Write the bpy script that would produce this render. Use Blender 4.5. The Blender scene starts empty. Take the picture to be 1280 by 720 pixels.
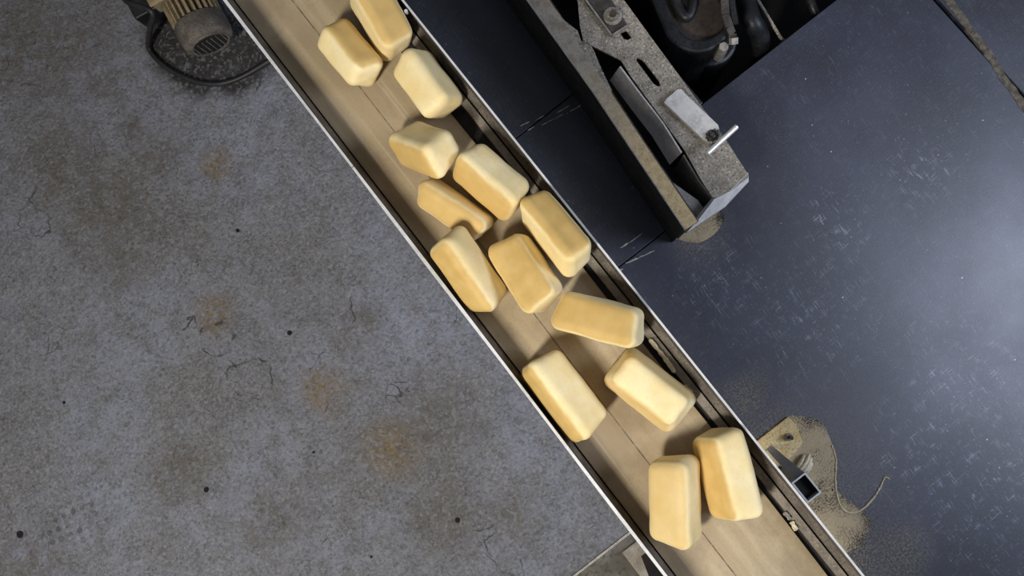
import bpy, bmesh, math, random
from mathutils import Vector, Matrix, noise, Euler
random.seed(7)
S = bpy.context.scene
COL = S.collection

# ------------------------------------------------------------------ camera
BZ = 0.80                                   # height of the belt surface
F_PX = 930.0
CAM = Vector((0.0, -0.19452, 2.58946))
RW = Matrix(((0.78940433, 0.61387361, 0.0),      # rows: world X, Y, Z in camera axes
             (-0.61027848, 0.7847812, -0.10806777),
             (-0.06633995, 0.08530917, 0.99414353)))
cd = bpy.data.cameras.new('camera'); cam = bpy.data.objects.new('camera', cd); COL.objects.link(cam)
cd.sensor_width = 36.0; cd.lens = 36.0 * F_PX / 1280.0; cd.clip_start = 0.05; cd.clip_end = 60
cam.matrix_world = Matrix.Translation(CAM) @ RW.to_4x4()
S.camera = cam

def at(px, py, z):
    """point of the world at height z that the photograph shows at (px, py)"""
    d = RW @ Vector(((px - 640) / F_PX, -(py - 360) / F_PX, -1.0))
    return CAM + d * ((z - CAM.z) / d.z)

# ------------------------------------------------------------------ light
W = bpy.data.worlds.new('hall'); S.world = W; W.use_nodes = True
bgn = W.node_tree.nodes['Background']
bgn.inputs[0].default_value = (0.80, 0.86, 1.0, 1); bgn.inputs[1].default_value = 0.17

def area(name, loc, target, sx, sy, power, col):
    l = bpy.data.lights.new(name, 'AREA'); l.shape = 'RECTANGLE'; l.size = sx; l.size_y = sy
    l.energy = power; l.color = col
    o = bpy.data.objects.new(name, l); COL.objects.link(o); o.location = loc
    o.rotation_euler = (Vector(target) - Vector(loc)).to_track_quat('-Z', 'Y').to_euler()
    return o
area('ceiling_lamp', (-1.9, -0.75, 3.3), (-0.3, -0.1, 0.6), 0.35, 0.8, 120, (1.0, 0.96, 0.89))
area('ceiling_lamp', (3.3, -2.3, 3.2), (0.9, -0.5, 0.0), 1.7, 1.7, 130, (0.71, 0.79, 1.0))

S.view_settings.view_transform = 'Standard'; S.view_settings.look = 'None'
S.view_settings.exposure = 0.0; S.view_settings.gamma = 1.0; S.view_settings.use_curve_mapping = False

# ------------------------------------------------------------------ material helpers
class NT:
    def __init__(s, name, rough=0.6, metal=0.0, spec=0.5):
        s.m = bpy.data.materials.new(name); s.m.use_nodes = True
        s.t = s.m.node_tree; s.b = s.t.nodes['Principled BSDF']
        s.b.inputs['Roughness'].default_value = rough; s.b.inputs['Metallic'].default_value = metal
        s.b.inputs['Specular IOR Level'].default_value = spec
        tc = s.t.nodes.new('ShaderNodeTexCoord'); s.co = tc.outputs['Object']
    def n(s, typ, **kw):
        o = s.t.nodes.new(typ)
        for k, v in kw.items(): setattr(o, k, v)
        return o
    def link(s, a, b): s.t.links.new(a, b)
    def put(s, sock, v):
        if hasattr(v, 'is_output'): s.link(v, sock)
        elif isinstance(v, tuple) and len(v) == 3 and sock.type == 'RGBA': sock.default_value = (*v, 1)
        else: sock.default_value = v
    def mapping(s, scale=(1, 1, 1), rot=(0, 0, 0), co=None):
        o = s.n('ShaderNodeMapping'); s.link(co or s.co, o.inputs[0])
        o.inputs['Scale'].default_value = scale; o.inputs['Rotation'].default_value = rot
        return o.outputs[0]
    def noise(s, scale, detail=4, rough=0.55, co=None, dist=0.0):
        o = s.n('ShaderNodeTexNoise'); s.link(co or s.co, o.inputs['Vector'])
        o.inputs['Scale'].default_value = scale; o.inputs['Detail'].default_value = detail
        o.inputs['Roughness'].default_value = rough; o.inputs['Distortion'].default_value = dist
        return o.outputs['Fac']
    def voro(s, scale, out='Distance', feature='F1', co=None):
        o = s.n('ShaderNodeTexVoronoi', feature=feature); s.link(co or s.co, o.inputs['Vector'])
        o.inputs['Scale'].default_value = scale
        return o.outputs[out]
    def step(s, v, a, b, lo=0.0, hi=1.0):
        o = s.n('ShaderNodeMapRange', interpolation_type='SMOOTHSTEP' if True else 'LINEAR')
        s.put(o.inputs['Value'], v)
        if a > b: a, b, lo, hi = b, a, hi, lo
        o.inputs['From Min'].default_value = a; o.inputs['From Max'].default_value = b
        o.inputs['To Min'].default_value = lo; o.inputs['To Max'].default_value = hi
        return o.outputs[0]
    def math(s, op, a, b=0.0):
        o = s.n('ShaderNodeMath', operation=op); s.put(o.inputs[0], a); s.put(o.inputs[1], b); return o.outputs[0]
    def vmath(s, op, a, b=None):
        o = s.n('ShaderNodeVectorMath', operation=op); s.put(o.inputs[0], a)
        if b is not None: s.put(o.inputs[1], b)
        return o.outputs['Value'] if op in ('LENGTH', 'DISTANCE', 'DOT_PRODUCT') else o.outputs['Vector']
    def mix(s, f, a, b, blend='MIX'):
        o = s.n('ShaderNodeMix', data_type='RGBA', blend_type=blend); s.put(o.inputs[0], f)
        s.put(o.inputs[6], a); s.put(o.inputs[7], b); return o.outputs[2]
    def warp(s, scale, amount):
        o = s.n('ShaderNodeTexNoise'); s.link(s.co, o.inputs['Vector']); o.inputs['Scale'].default_value = scale
        o.inputs['Detail'].default_value = 4
        v = s.n('ShaderNodeVectorMath', operation='MULTIPLY_ADD')
        s.link(o.outputs['Color'], v.inputs[0]); v.inputs[1].default_value = (amount,) * 3
        sub = s.vmath('ADD', s.co, (-amount / 2,) * 3); s.link(sub, v.inputs[2]); return v.outputs[0]
    def blob(s, p, r, soft=0.6, co=None, stretch=(1, 1)):
        v = s.vmath('SUBTRACT', co or s.co, (p[0], p[1], 0))
        v = s.vmath('MULTIPLY', v, (stretch[0], stretch[1], 0))
        return s.step(s.vmath('LENGTH', v), r, r * (1 - soft))
    def bump(s, h, strength=0.3, dist=0.004):
        o = s.n('ShaderNodeBump'); s.link(h, o.inputs['Height'])
        o.inputs['Strength'].default_value = strength; o.inputs['Distance'].default_value = dist
        s.link(o.outputs[0], s.b.inputs['Normal'])
    def done(s, col=None, rough=None):
        if col is not None: s.put(s.b.inputs['Base Color'], col)
        if rough is not None: s.put(s.b.inputs['Roughness'], rough)
        return s.m

def grime(name, c1, c2, c3, scale=30, rough=0.6, metal=0.0, bump=0.3, speck=None, spec=0.4):
    """worn, dusty surface: two tones in patches, a third in fine grain"""
    t = NT(name, rough, metal, spec)
    c = t.mix(t.step(t.noise(scale), 0.38, 0.62), c1, c2)
    g = t.noise(scale * 7, 5, 0.7)
    c = t.mix(t.step(g, 0.47, 0.66, 0, 0.85), c, c3)
    if speck:
        c = t.mix(t.step(t.noise(scale * 6, 3, .7), 0.56, 0.68), c, speck)
    t.bump(g, bump, 0.003)
    return t.done(c)

# ------------------------------------------------------------------ mesh helpers
ROOTLOC = {}
def build(name, bm, mat, parent=None, smooth=False, bevel=0.0, loc=None):
    me = bpy.data.meshes.new(name)
    bmesh.ops.recalc_face_normals(bm, faces=bm.faces[:])
    off = ROOTLOC.get(parent.name, Vector()) if parent else Vector(loc or (0, 0, 0))
    bmesh.ops.translate(bm, verts=bm.verts[:], vec=-Vector(off))
    bm.to_mesh(me); bm.free()
    if smooth:
        for p in me.polygons: p.use_smooth = True
    o = bpy.data.objects.new(name, me); COL.objects.link(o)
    me.materials.append(mat)
    if parent: o.parent = parent; ROOTLOC[o.name] = off
    else: o.location = off; ROOTLOC[o.name] = off
    if bevel:
        b = o.modifiers.new('bevel', 'BEVEL'); b.width = bevel; b.segments = 2; b.limit_method = 'ANGLE'
        b.harden_normals = False
    return o
def thing(name, label, cat, loc, group=None):
    o = bpy.data.objects.new(name, None); COL.objects.link(o); o.location = loc; o.empty_display_size = .05
    ROOTLOC[o.name] = Vector(loc); tag(o, label, cat, group); return o
def tag(o, label, cat, group=None, kind=None):
    if label: o['label'] = label
    if cat: o['category'] = cat
    if group: o['group'] = group
    if kind: o['kind'] = kind
    return o
def struct(o): o['kind'] = 'structure'; return o
def box(bm, x0, x1, y0, y1, z0, z1):
    v = [bm.verts.new((x, y, z)) for z in (z0, z1) for y in (y0, y1) for x in (x0, x1)]
    for f in ((0, 2, 3, 1), (4, 5, 7, 6), (0, 1, 5, 4), (2, 6, 7, 3), (0, 4, 6, 2), (1, 3, 7, 5)):
        bm.faces.new([v[i] for i in f])
def prism(bm, poly, z0, z1, holes=()):
    """flat plate of any outline (with holes), from z0 up to z1; z may be a function of the point"""
    zf = z1 if callable(z1) else (lambda p: z1)
    zb = z0 if callable(z0) else (lambda p: z0)
    edges = []
    for ring in [poly, *holes]:
        vs = [bm.verts.new((p[0], p[1], zf(p))) for p in ring]
        edges += [bm.edges.new((vs[i], vs[(i + 1) % len(vs)])) for i in range(len(vs))]
    if holes:
        r = bmesh.ops.triangle_fill(bm, use_beauty=True, edges=edges)
        faces = [g for g in r['geom'] if isinstance(g, bmesh.types.BMFace)]
    else:
        faces = [bm.faces.new([e.verts[0] for e in edges])]
    ex = bmesh.ops.extrude_face_region(bm, geom=faces, use_keep_orig=True)
    for v in [g for g in ex['geom'] if isinstance(g, bmesh.types.BMVert)]: v.co.z = zb(v.co)
def tube(bm, path, r, n=10, cap=True):
    rings = []; path = [Vector(p) for p in path]; side = None
    for i, p in enumerate(path):
        d = (path[min(i + 1, len(path) - 1)] - path[max(i - 1, 0)]).normalized()
        if side is None: side = d.orthogonal().normalized()
        side = (side - d * side.dot(d)).normalized(); b = d.cross(side)
        rr = r[i] if isinstance(r, (list, tuple)) else r
        rings.append([bm.verts.new(p + (side * math.cos(a) + b * math.sin(a)) * rr)
                      for a in [2 * math.pi * k / n for k in range(n)]])
    for A, B in zip(rings, rings[1:]):
        for k in range(n): bm.faces.new((A[k], A[(k + 1) % n], B[(k + 1) % n], B[k]))
    if cap: bm.faces.new(rings[0][::-1]); bm.faces.new(rings[-1])
def spline(pts, n=8):
    out = []; P = [Vector(p) for p in pts]
    for i in range(len(P) - 1):
        a, b, c, d = P[max(i - 1, 0)], P[i], P[i + 1], P[min(i + 2, len(P) - 1)]
        for k in range(n):
            t = k / n
            out.append(0.5 * ((2 * b) + (c - a) * t + (2 * a - 5 * b + 4 * c - d) * t * t + (3 * b - a - 3 * c + d) * t ** 3))
    return out + [P[-1]]
def wallplate(bm, p, q, z0, z1, th=0.006, lean=Vector((0, 0, 0))):
    """upright plate from p to q; its lower edge is shifted by lean"""
    p, q = Vector((p[0], p[1], 0)), Vector((q[0], q[1], 0))
    nrm = Vector((q.y - p.y, p.x - q.x, 0)).normalized() * th
    up, dn = Vector((0, 0, z1)), Vector((0, 0, z0)) + lean
    v = [bm.verts.new(c) for c in (p + dn, q + dn, q + dn + nrm, p + dn + nrm, p + up, q + up, q + up + nrm, p + up + nrm)]
    for f in ((0, 1, 2, 3), (4, 7, 6, 5), (0, 4, 5, 1), (2, 6, 7, 3), (1, 5, 6, 2), (0, 3, 7, 4)):
        bm.faces.new([v[i] for i in f])
def N(): return bmesh.new()

# ------------------------------------------------------------------ materials
def concrete():
    t = NT('painted worn concrete', 0.75, 0, 0.35)
    w = t.warp(9, 0.10)
    c = t.mix(t.step(t.noise(2.2, 5), 0.35, 0.65), (0.166, 0.162, 0.164), (0.228, 0.240, 0.290))
    c = t.mix(t.step(t.noise(14, 6, 0.65), 0.42, 0.66, 0, .65), c, (0.135, 0.128, 0.120))
    grit = t.noise(95, 6, 0.85)
    c = t.mix(t.step(grit, 0.46, 0.66, 0, .75), c, (0.29, 0.295, 0.31))
    c = t.mix(t.step(grit, 0.47, 0.34, 0, .85), c, (0.050, 0.046, 0.043))
    big = t.noise(42, 5, .8, None, .6)
    c = t.mix(t.step(big, .41, .33, 0, .5), c, (0.058, 0.054, 0.050))
    # brown, yellow and grease stains
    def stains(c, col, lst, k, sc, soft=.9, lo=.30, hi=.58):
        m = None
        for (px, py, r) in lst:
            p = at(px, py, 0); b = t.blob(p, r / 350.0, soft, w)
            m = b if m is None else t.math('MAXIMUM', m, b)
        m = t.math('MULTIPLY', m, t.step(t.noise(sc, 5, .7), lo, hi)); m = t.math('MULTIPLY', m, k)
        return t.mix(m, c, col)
    c = stains(c, (0.20, 0.135, 0.055), [(488, 562, 52), (405, 490, 48), (268, 390, 40), (270, 205, 34)], .75, 26)
    c = stains(c, (0.105, 0.085, 0.058), [(195, 205, 62), (188, 188, 24), (170, 158, 20), (146, 118, 24), (120, 92, 52), (30, 60, 110), (140, 260, 110), (80, 200, 90), (165, 165, 36), (150, 330, 60), (30, 700, 90), (350, 640, 70), (220, 590, 60), (560, 640, 70), (640, 640, 50), (540, 520, 90), (440, 400, 60), (90, 60, 80)], .6, 18)
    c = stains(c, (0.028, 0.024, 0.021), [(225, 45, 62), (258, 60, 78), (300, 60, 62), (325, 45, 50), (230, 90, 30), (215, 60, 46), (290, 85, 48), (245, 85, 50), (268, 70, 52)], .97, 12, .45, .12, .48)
    agg = t.n('ShaderNodeSeparateColor'); t.link(t.voro(105, 'Color', co=t.warp(40, .02)), agg.inputs[0])
    c = t.mix(t.math('MULTIPLY', t.step(agg.outputs[0], .62, .95), .30), c, (0.33, 0.335, 0.36))
    c = t.mix(t.math('MULTIPLY', t.step(agg.outputs[1], .74, .95), .36), c, (0.065, 0.062, 0.060))
    crev = t.step(t.voro(70, feature='DISTANCE_TO_EDGE', co=t.warp(30, .03)), .07, .02)
    crev = t.math('MULTIPLY', crev, t.step(t.noise(10, 4), .46, .60))
    c = t.mix(t.math('MULTIPLY', crev, .14), c, (0.05, 0.047, 0.045))
    # round knocked-out spots
    m = None
    for (px, py, r) in [(25, 668, 5.5), (362, 416, 3.6), (258, 612, 4), (80, 503, 2.5), (297, 288, 3), (572, 650, 4), (464, 696, 2), (392, 565, 2)]:
        b = t.blob(at(px, py, 0), r / 350.0, 0.3, t.warp(60, 0.006)); m = b if m is None else t.math('MAXIMUM', m, b)
    c = t.mix(m, c, (0.008, 0.008, 0.008))
    # a field of small round dents
    dots = t.vmath('FRACTION', t.mapping((28, 28, 0), (0, 0, .25)))
    dd = t.vmath('LENGTH', t.vmath('SUBTRACT', dots, (.5, .5, 0)))
    dm = t.math('MULTIPLY', t.step(dd, 0.33, 0.22), t.blob(at(85, 650, 0), .16, .5, w, (1, 1.3)))
    dm2 = t.math('MULTIPLY', dm, t.step(t.noise(11), .40, .6))
    c = t.mix(t.math('MULTIPLY', dm2, .6), c, (0.05, 0.05, 0.055))
    # ring shaped old traces and cracks
    ring = None
    for (px, py, r) in [(312, 473, 26), (268, 420, 22), (240, 333, 10)]:
        d = t.vmath('LENGTH', t.vmath('SUBTRACT', w, (*at(px, py, 0)[:2], 0)))
        d = t.math('ABSOLUTE', t.math('SUBTRACT', d, r / 350.0)); b = t.step(d, .006, .002)
        ring = b if ring is None else t.math('MAXIMUM', ring, b)
    ring = t.math('MULTIPLY', ring, t.step(t.noise(20), .42, .6))
    c = t.mix(t.math('MULTIPLY', ring, .8), c, (0.04, 0.037, 0.035))
    cr = t.step(t.voro(5.5, feature='DISTANCE_TO_EDGE', co=t.warp(7, .16)), .012, .003)
    cr = t.math('MULTIPLY', cr, t.step(t.noise(4.5), .56, .66))
    c = t.mix(t.math('MULTIPLY', cr, .8), c, (0.05, 0.046, 0.042))
    # pale specks of dried flour
    sp = t.math('MULTIPLY', t.step(t.voro(22), .055, .03), t.step(t.noise(60, 1), .63, .66))
    c = t.mix(sp, c, (0.62, 0.60, 0.55))
    pit = t.step(t.voro(95, co=w), .16, .05)
    pit = t.math('MULTIPLY', pit, t.step(t.noise(9, 4), .44, .54))
    c = t.mix(t.math('MULTIPLY', pit, .75), c, (0.045, 0.043, 0.042))
    h = t.math('SUBTRACT', grit, t.math('MULTIPLY', pit, .8)); h = t.math('SUBTRACT', h, t.math('MULTIPLY', dm2, .6))
    h = t.math('SUBTRACT', h, cr); h = t.math('SUBTRACT', h, t.math('MULTIPLY', crev, .25)); h = t.math('ADD', h, t.math('MULTIPLY', t.noise(45, 4), 1.5))
    t.bump(h, 0.8, 0.008)
    return t.done(c)

def darkslab():
    t = NT('dark worn floor paint', 0.42, 0, 0.85)
    w = t.warp(7, 0.12)
    c = t.mix(t.step(t.noise(2.4, 6, .6), 0.35, 0.68), (0.013, 0.015, 0.025), (0.028, 0.032, 0.056))
    c = t.mix(t.step(t.noise(160, 4, .7), 0.50, 0.70, 0, .7), c, (0.05, 0.053, 0.066))
    c = t.mix(t.step(t.noise(30, 5, .7), 0.50, 0.70, 0, .5), c, (0.030, 0.028, 0.024))
    # scuffs: fine crossing scratches, thick in the trodden patches
    m = None
    for (px, py, r) in [(1045, 285, 60), (1150, 215, 55), (1225, 610, 130), (1150, 560, 90), (1010, 400, 110), (1200, 480, 100), (900, 350, 80)]:
        b = t.blob(at(px, py, 0), r / 350.0, .95, w); m = b if m is None else t.math('MAXIMUM', m, b)
    m = t.math('ADD', t.math('MULTIPLY', m, 1.0), .18)
    sc = None
    for rz, sx in ((0.04, 330), (1.53, 330), (.12, 260)):
        s_ = t.step(t.noise(1.0, 1, .5, t.mapping((sx, 13, 1), (0, 0, 0), t.mapping((1, 1, 1), (0, 0, rz)))), .58, .72)
        sc = s_ if sc is None else t.math('MAXIMUM', sc, s_)
    sc = t.math('MULTIPLY', sc, t.step(t.noise(26, 4, .7), .46, .62))
    sc = t.math('MULTIPLY', sc, m)
    c = t.mix(t.math('MULTIPLY', sc, .5), c, (0.42, 0.44, 0.52))
    s2 = t.math('MULTIPLY', t.step(t.voro(75, co=t.warp(90, .012)), .20, .10), t.step(t.noise(33, 4, .8), .53, .62))
    c = t.mix(t.math('MULTIPLY', s2, t.math('ADD', t.math('MULTIPLY', m, .6), .15)), c, (0.50, 0.50, 0.52))
    sp = t.math('MULTIPLY', t.step(t.voro(26), .075, .04), t.step(t.noise(70, 1), .60, .64))
    c = t.mix(sp, c, (0.62, 0.62, 0.62))
    gr = t.step(t.noise(150, 3, .8), .62, .74)
    c = t.mix(t.math('MULTIPLY', gr, .5), c, (0.30, 0.31, 0.36))
    # flour and crumb dust trodden around the anchor plate and the frame foot
    d = None
    for (px, py, r) in [(1000, 600, 150), (1060, 690, 95), (1120, 690, 60), (985, 540, 70), (935, 495, 45),  (870, 290, 60), (770, 115, 30)]:
        b = t.blob(at(px, py, 0), r / 350.0, .95, w); d = b if d is None else t.math('MAXIMUM', d, b)
    d = t.math('MULTIPLY', d, t.step(t.noise(140, 4, .8), .44, .60))
    c = t.mix(t.math('MULTIPLY', d, .5), c, (0.36, 0.285, 0.175))
    r = t.step(t.noise(3, 5), .3, .7, .40, .46); r = t.math('ADD', r, t.math('MULTIPLY', d, .4))
    t.bump(t.noise(150, 4, .75), 0.13, 0.003)
    return t.done(c, r)

def beltmat():
    t = NT('tan conveyor belt', 0.62, 0, 0.35)
    st = t.noise(1.0, 5, .6, t.mapping((16, .9, 1)))
    c = t.mix(t.step(st, .36, .66), (0.35, 0.270, 0.160), (0.45, 0.360, 0.228))
    c = t.mix(t.step(t.noise(5, 5, .6), .46, .66, 0, .65), c, (0.24, 0.178, 0.108))
    c = t.mix(t.step(t.noise(1.0, 4, .7, t.mapping((9, 2.5, 1))), .54, .68, 0, .5), c, (0.30, 0.235, 0.15))
    c = t.mix(t.step(t.noise(160, 4, .7), .52, .7, 0, .35), c, (0.20, 0.145, 0.085))
    fine = t.noise(1.0, 2, .6, t.mapping((110, 1.2, 1)))
    c = t.mix(t.step(fine, .60, .72, 0, .35), c, (0.52, 0.43, 0.31))
    t.bump(t.noise(220, 3), .08, .002)
    return t.done(c)

def bread(axis, k=1.0):
    """baked loaf: cream flanks, golden crust where the tin lid and bottom were (loaf's own axis)"""
    t = NT('bread crust ' + 'xyz'[axis], 0.72, 0, 0.3)
    ge = t.n('ShaderNodeNewGeometry'); vt = t.n('ShaderNodeVectorTransform', vector_type='NORMAL', convert_from='WORLD', convert_to='OBJECT')
    t.link(ge.outputs['Normal'], vt.inputs[0]); sep = t.n('ShaderNodeSeparateXYZ'); t.link(vt.outputs[0], sep.inputs[0])
    a = t.math('ABSOLUTE', sep.outputs[axis])
    a = t.math('ADD', a, t.math('MULTIPLY', t.math('SUBTRACT', t.noise(16, 3), .5), .5))
    m = t.math('MULTIPLY', t.step(a, .46, .86), k)
    oi = t.n('ShaderNodeObjectInfo')
    gold = t.mix(t.step(t.noise(20, 4), .35, .7), (0.53, 0.345, 0.108), (0.62, 0.42, 0.150))
    gold = t.mix(t.math('MULTIPLY', oi.outputs['Random'], .5), gold, (0.67, 0.455, 0.165))
    cream = t.mix(t.step(t.noise(13, 4), .35, .7), (0.78, 0.61, 0.29), (0.84, 0.71, 0.41))
    c = t.mix(m, cream, gold)
    c = t.mix(t.step(t.noise(140, 3, .7), .52, .72, 0, .22), c, (0.62, 0.42, 0.17))
    t.b.inputs['Subsurface Weight'].default_value = 0.12
    t.b.inputs['Subsurface Radius'].default_value = (.012, .007, .003)
    t.b.inputs['Subsurface Scale'].default_value = 0.5
    t.bump(t.noise(90, 5, .7), .12, .003)
    return t.done(c)

M = {}
M['concrete'] = concrete(); M['slab'] = darkslab(); M['belt'] = beltmat()
M['bread_y'] = bread(1); M['bread_z'] = bread(2); M['bread_pale'] = bread(0, .35); M['bread_mild'] = bread(1, .62)
M['dirty'] = grime('dirty brown concrete', (0.10, 0.088, 0.070), (0.15, 0.135, 0.115), (0.055, 0.048, 0.04), 9, .8)
M['edge'] = grime('worn steel edge', (0.34, 0.31, 0.27), (0.22, 0.20, 0.17), (0.46, 0.44, 0.40), 40, .45, .15)
M['rim'] = grime('polished steel lip', (0.80, 0.79, 0.76), (0.66, 0.65, 0.62), (0.88, 0.87, 0.85), 12, .35, .35, .05)
M['wall_in'] = grime('greasy steel side wall', (0.085, 0.074, 0.066), (0.125, 0.112, 0.10), (0.035, 0.029, 0.026), 25, .45, .15, .2)
M['ledge'] = grime('dusty grey steel ledge', (0.27, 0.235, 0.19), (0.18, 0.155, 0.125), (0.36, 0.30, 0.22), 30, .6, 0, .4)
M['liner'] = grime('dark worn liner strip', (0.11, 0.092, 0.074), (0.17, 0.145, 0.115), (0.045, 0.036, 0.028), 30, .6, 0, .3)
M['black'] = grime('black gap shadowed steel', (0.012, 0.011, 0.010), (0.022, 0.018, 0.015), (0.008, 0.008, 0.008), 20, .7)
M['frame'] = grime('floury rusty steel', (0.25, 0.22, 0.178), (0.36, 0.325, 0.265), (0.055, 0.045, 0.034), 20, .75, 0, .9, (0.68, 0.61, 0.48))
M['frame_dark'] = grime('dark stained steel', (0.050, 0.042, 0.035), (0.085, 0.073, 0.06), (0.022, 0.019, 0.016), 22, .6, .1, .4)
M['steel'] = grime('bare grey steel plate', (0.62, 0.605, 0.57), (0.48, 0.46, 0.43), (0.70, 0.68, 0.64), 14, .45, .1, .12)
M['steel_dull'] = grime('dull grey steel bar', (0.30, 0.285, 0.26), (0.22, 0.207, 0.19), (0.36, 0.345, 0.32), 25, .5, .1, .2)
M['chrome'] = grime('bright steel rod', (0.85, 0.84, 0.80), (0.75, 0.74, 0.70), (0.9, 0.9, 0.88), 20, .3, .5, .02)
M['machine'] = grime('oily black casting', (0.020, 0.021, 0.023), (0.040, 0.040, 0.042), (0.012, 0.012, 0.013), 12, .42, .4, .3)
M['machine_brown'] = grime('rust stained casting', (0.050, 0.040, 0.033), (0.085, 0.062, 0.045), (0.035, 0.03, 0.028), 9, .55, .3, .4)
M['sand'] = grime('crumb and flour dust', (0.30, 0.225, 0.115), (0.40, 0.315, 0.175), (0.16, 0.115, 0.055), 40, .95, 0, .9, (0.55, 0.46, 0.29))
M['sandplate'] = grime('dust caked plate', (0.76, 0.55, 0.24), (0.84, 0.66, 0.34), (0.40, 0.27, 0.11), 24, .95, 0, .9)
M['tube'] = grime('grey painted steel tube', (0.40, 0.385, 0.37), (0.46, 0.445, 0.43), (0.32, 0.31, 0.30), 18, .5, 0, .1)
M['tubelip'] = grime('bare cut edge of tube', (0.78, 0.77, 0.75), (0.68, 0.67, 0.65), (0.84, 0.83, 0.8), 30, .4, .2, .05)
M['rag'] = grime('dried pale dough', (0.74, 0.65, 0.46), (0.82, 0.74, 0.56), (0.50, 0.40, 0.25), 40, .85, 0, .5)
M['motor'] = grime('dusty grey motor cover', (0.085, 0.073, 0.060), (0.15, 0.132, 0.11), (0.045, 0.037, 0.03), 22, .85, 0, .8)
M['fins'] = grime('flour dusted fins', (0.34, 0.265, 0.155), (0.24, 0.185, 0.105), (0.15, 0.11, 0.06), 30, .85, .1, .4)
M['termbox'] = grime('flour dusted terminal box', (0.22, 0.175, 0.11), (0.15, 0.12, 0.078), (0.30, 0.24, 0.145), 20, .85, .1, .4)
M['rubber'] = grime('black rubber cable', (0.016, 0.016, 0.017), (0.024, 0.024, 0.025), (0.012, 0.012, 0.012), 30, .5, 0, .1)
M['chalk'] = grime('pale chipped joint filler', (0.55, 0.52, 0.46), (0.30, 0.28, 0.24), (0.70, 0.66, 0.6), 60, .9, 0, .5)
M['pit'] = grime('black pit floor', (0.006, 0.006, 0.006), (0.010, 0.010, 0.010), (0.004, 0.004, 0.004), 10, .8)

# ------------------------------------------------------------------ floor
YB = -0.807            # front edge of the blue-grey concrete
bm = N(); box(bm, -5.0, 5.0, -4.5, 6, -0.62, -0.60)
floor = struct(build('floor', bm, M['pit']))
bm = N(); box(bm, -5, 0.05, YB, 6, -0.60, 0.0)
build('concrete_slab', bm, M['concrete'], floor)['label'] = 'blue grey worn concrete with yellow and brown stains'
bm = N(); box(bm, -5, 0.05, -4.5, YB - 0.012, -0.60, -0.004)
build('concrete_slab', bm, M['dirty'], floor)['label'] = 'dirty brown concrete past the steel edge strip'
bm = N(); box(bm, -5, 0.05, YB - 0.0095, YB - 0.0015, -0.10, 0.004)
struct(build('trim_1', bm, M['edge']))
PITX, PITY = 0.93, 0.187
for poly in ([(.053, -4.5), (1.775, -4.5), (1.775, PITY), (.60, PITY), (.60, -.086), (.053, -.086)],
             [(.053, -.083), (.597, -.083), (.597, PITY + .003), (PITX, PITY + .003), (PITX, .500), (.053, .500)],
             [(.053, .503), (PITX, .503), (PITX, 6), (.053, 6)], [(1.790, -4.5), (5, -4.5), (5, PITY), (1.790, PITY)],
             [(PITX + .003, 2.4), (5, 2.4), (5, 6), (PITX + .003, 6)]):
    bm = N(); prism(bm, poly, -0.10, 0.0)
    build('floor_slab', bm, M['slab'], floor, bevel=0.0025)
bm = N(); box(bm, -5, 5, 6, 6.12, -.6, 4.2); struct(build('wall_back', bm, M['dirty']))
bm = N(); box(bm, -5.12, -5, -4.5, 6, -.6, 4.2); struct(build('wall_left', bm, M['dirty']))
# ragged, chalky mortar left in the slab joints
def chips(name, pts, width, parent, mat='chalk', h=0.0022):
    bm = N(); P = [at(*p, 0) for p in pts]
    for a, b in zip(P[0::2], P[1::2]):
        d = (b - a); L = d.length; n = max(3, int(L / .012)); nr = Vector((-d.y, d.x, 0)).normalized()
        top, bot = [], []
        for i in range(n + 1):
            q = a + d * (i / n) + nr * random.uniform(-.3, .3) * width
            w_ = width * random.uniform(.25, .75) * (0.35 if i in (0, n) else 1)
            top.append(q + nr * w_); bot.append(q - nr * w_)
        prism(bm, [(p.x, p.y) for p in top + bot[::-1]], -0.001, h)
    return build(name, bm, M[mat], parent)
j = chips('joint_filler', [(650, 158, 662, 152)[:2], (662, 152), (668, 151), (681, 144), (660, 163), (668, 159), (676, 157), (704, 143), (695, 142), (712, 132), (712, 140), (741, 122),
                           (775, 310), (787, 303), (787, 303), (803, 291), (782, 329), (800, 322), (797, 323), (818, 313), (772, 340), (779, 336)], .0042, floor)
j['kind'] = 'stuff'
bm = N()
pts = [at(x, y, -.004) for x, y in [(1183, -3), (1200, 22), (1216, 44), (1231, 63), (1247, 88), (1262, 110), (1283, 140)]]
pr = spline(pts, 6)
lft = [(p.x - .010 - random.random() * .006, p.y) for p in pr]; rgt = [(p.x + .010 + random.random() * .006, p.y) for p in pr]
prism(bm, lft + rgt[::-1], -.01, .0015)
j = build('joint_filler', bm, grime('dirt filled joint', (0.085, 0.072, 0.055), (0.17, 0.145, 0.11), (0.04, 0.034, 0.026), 50, .9, 0, .8), floor)
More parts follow.
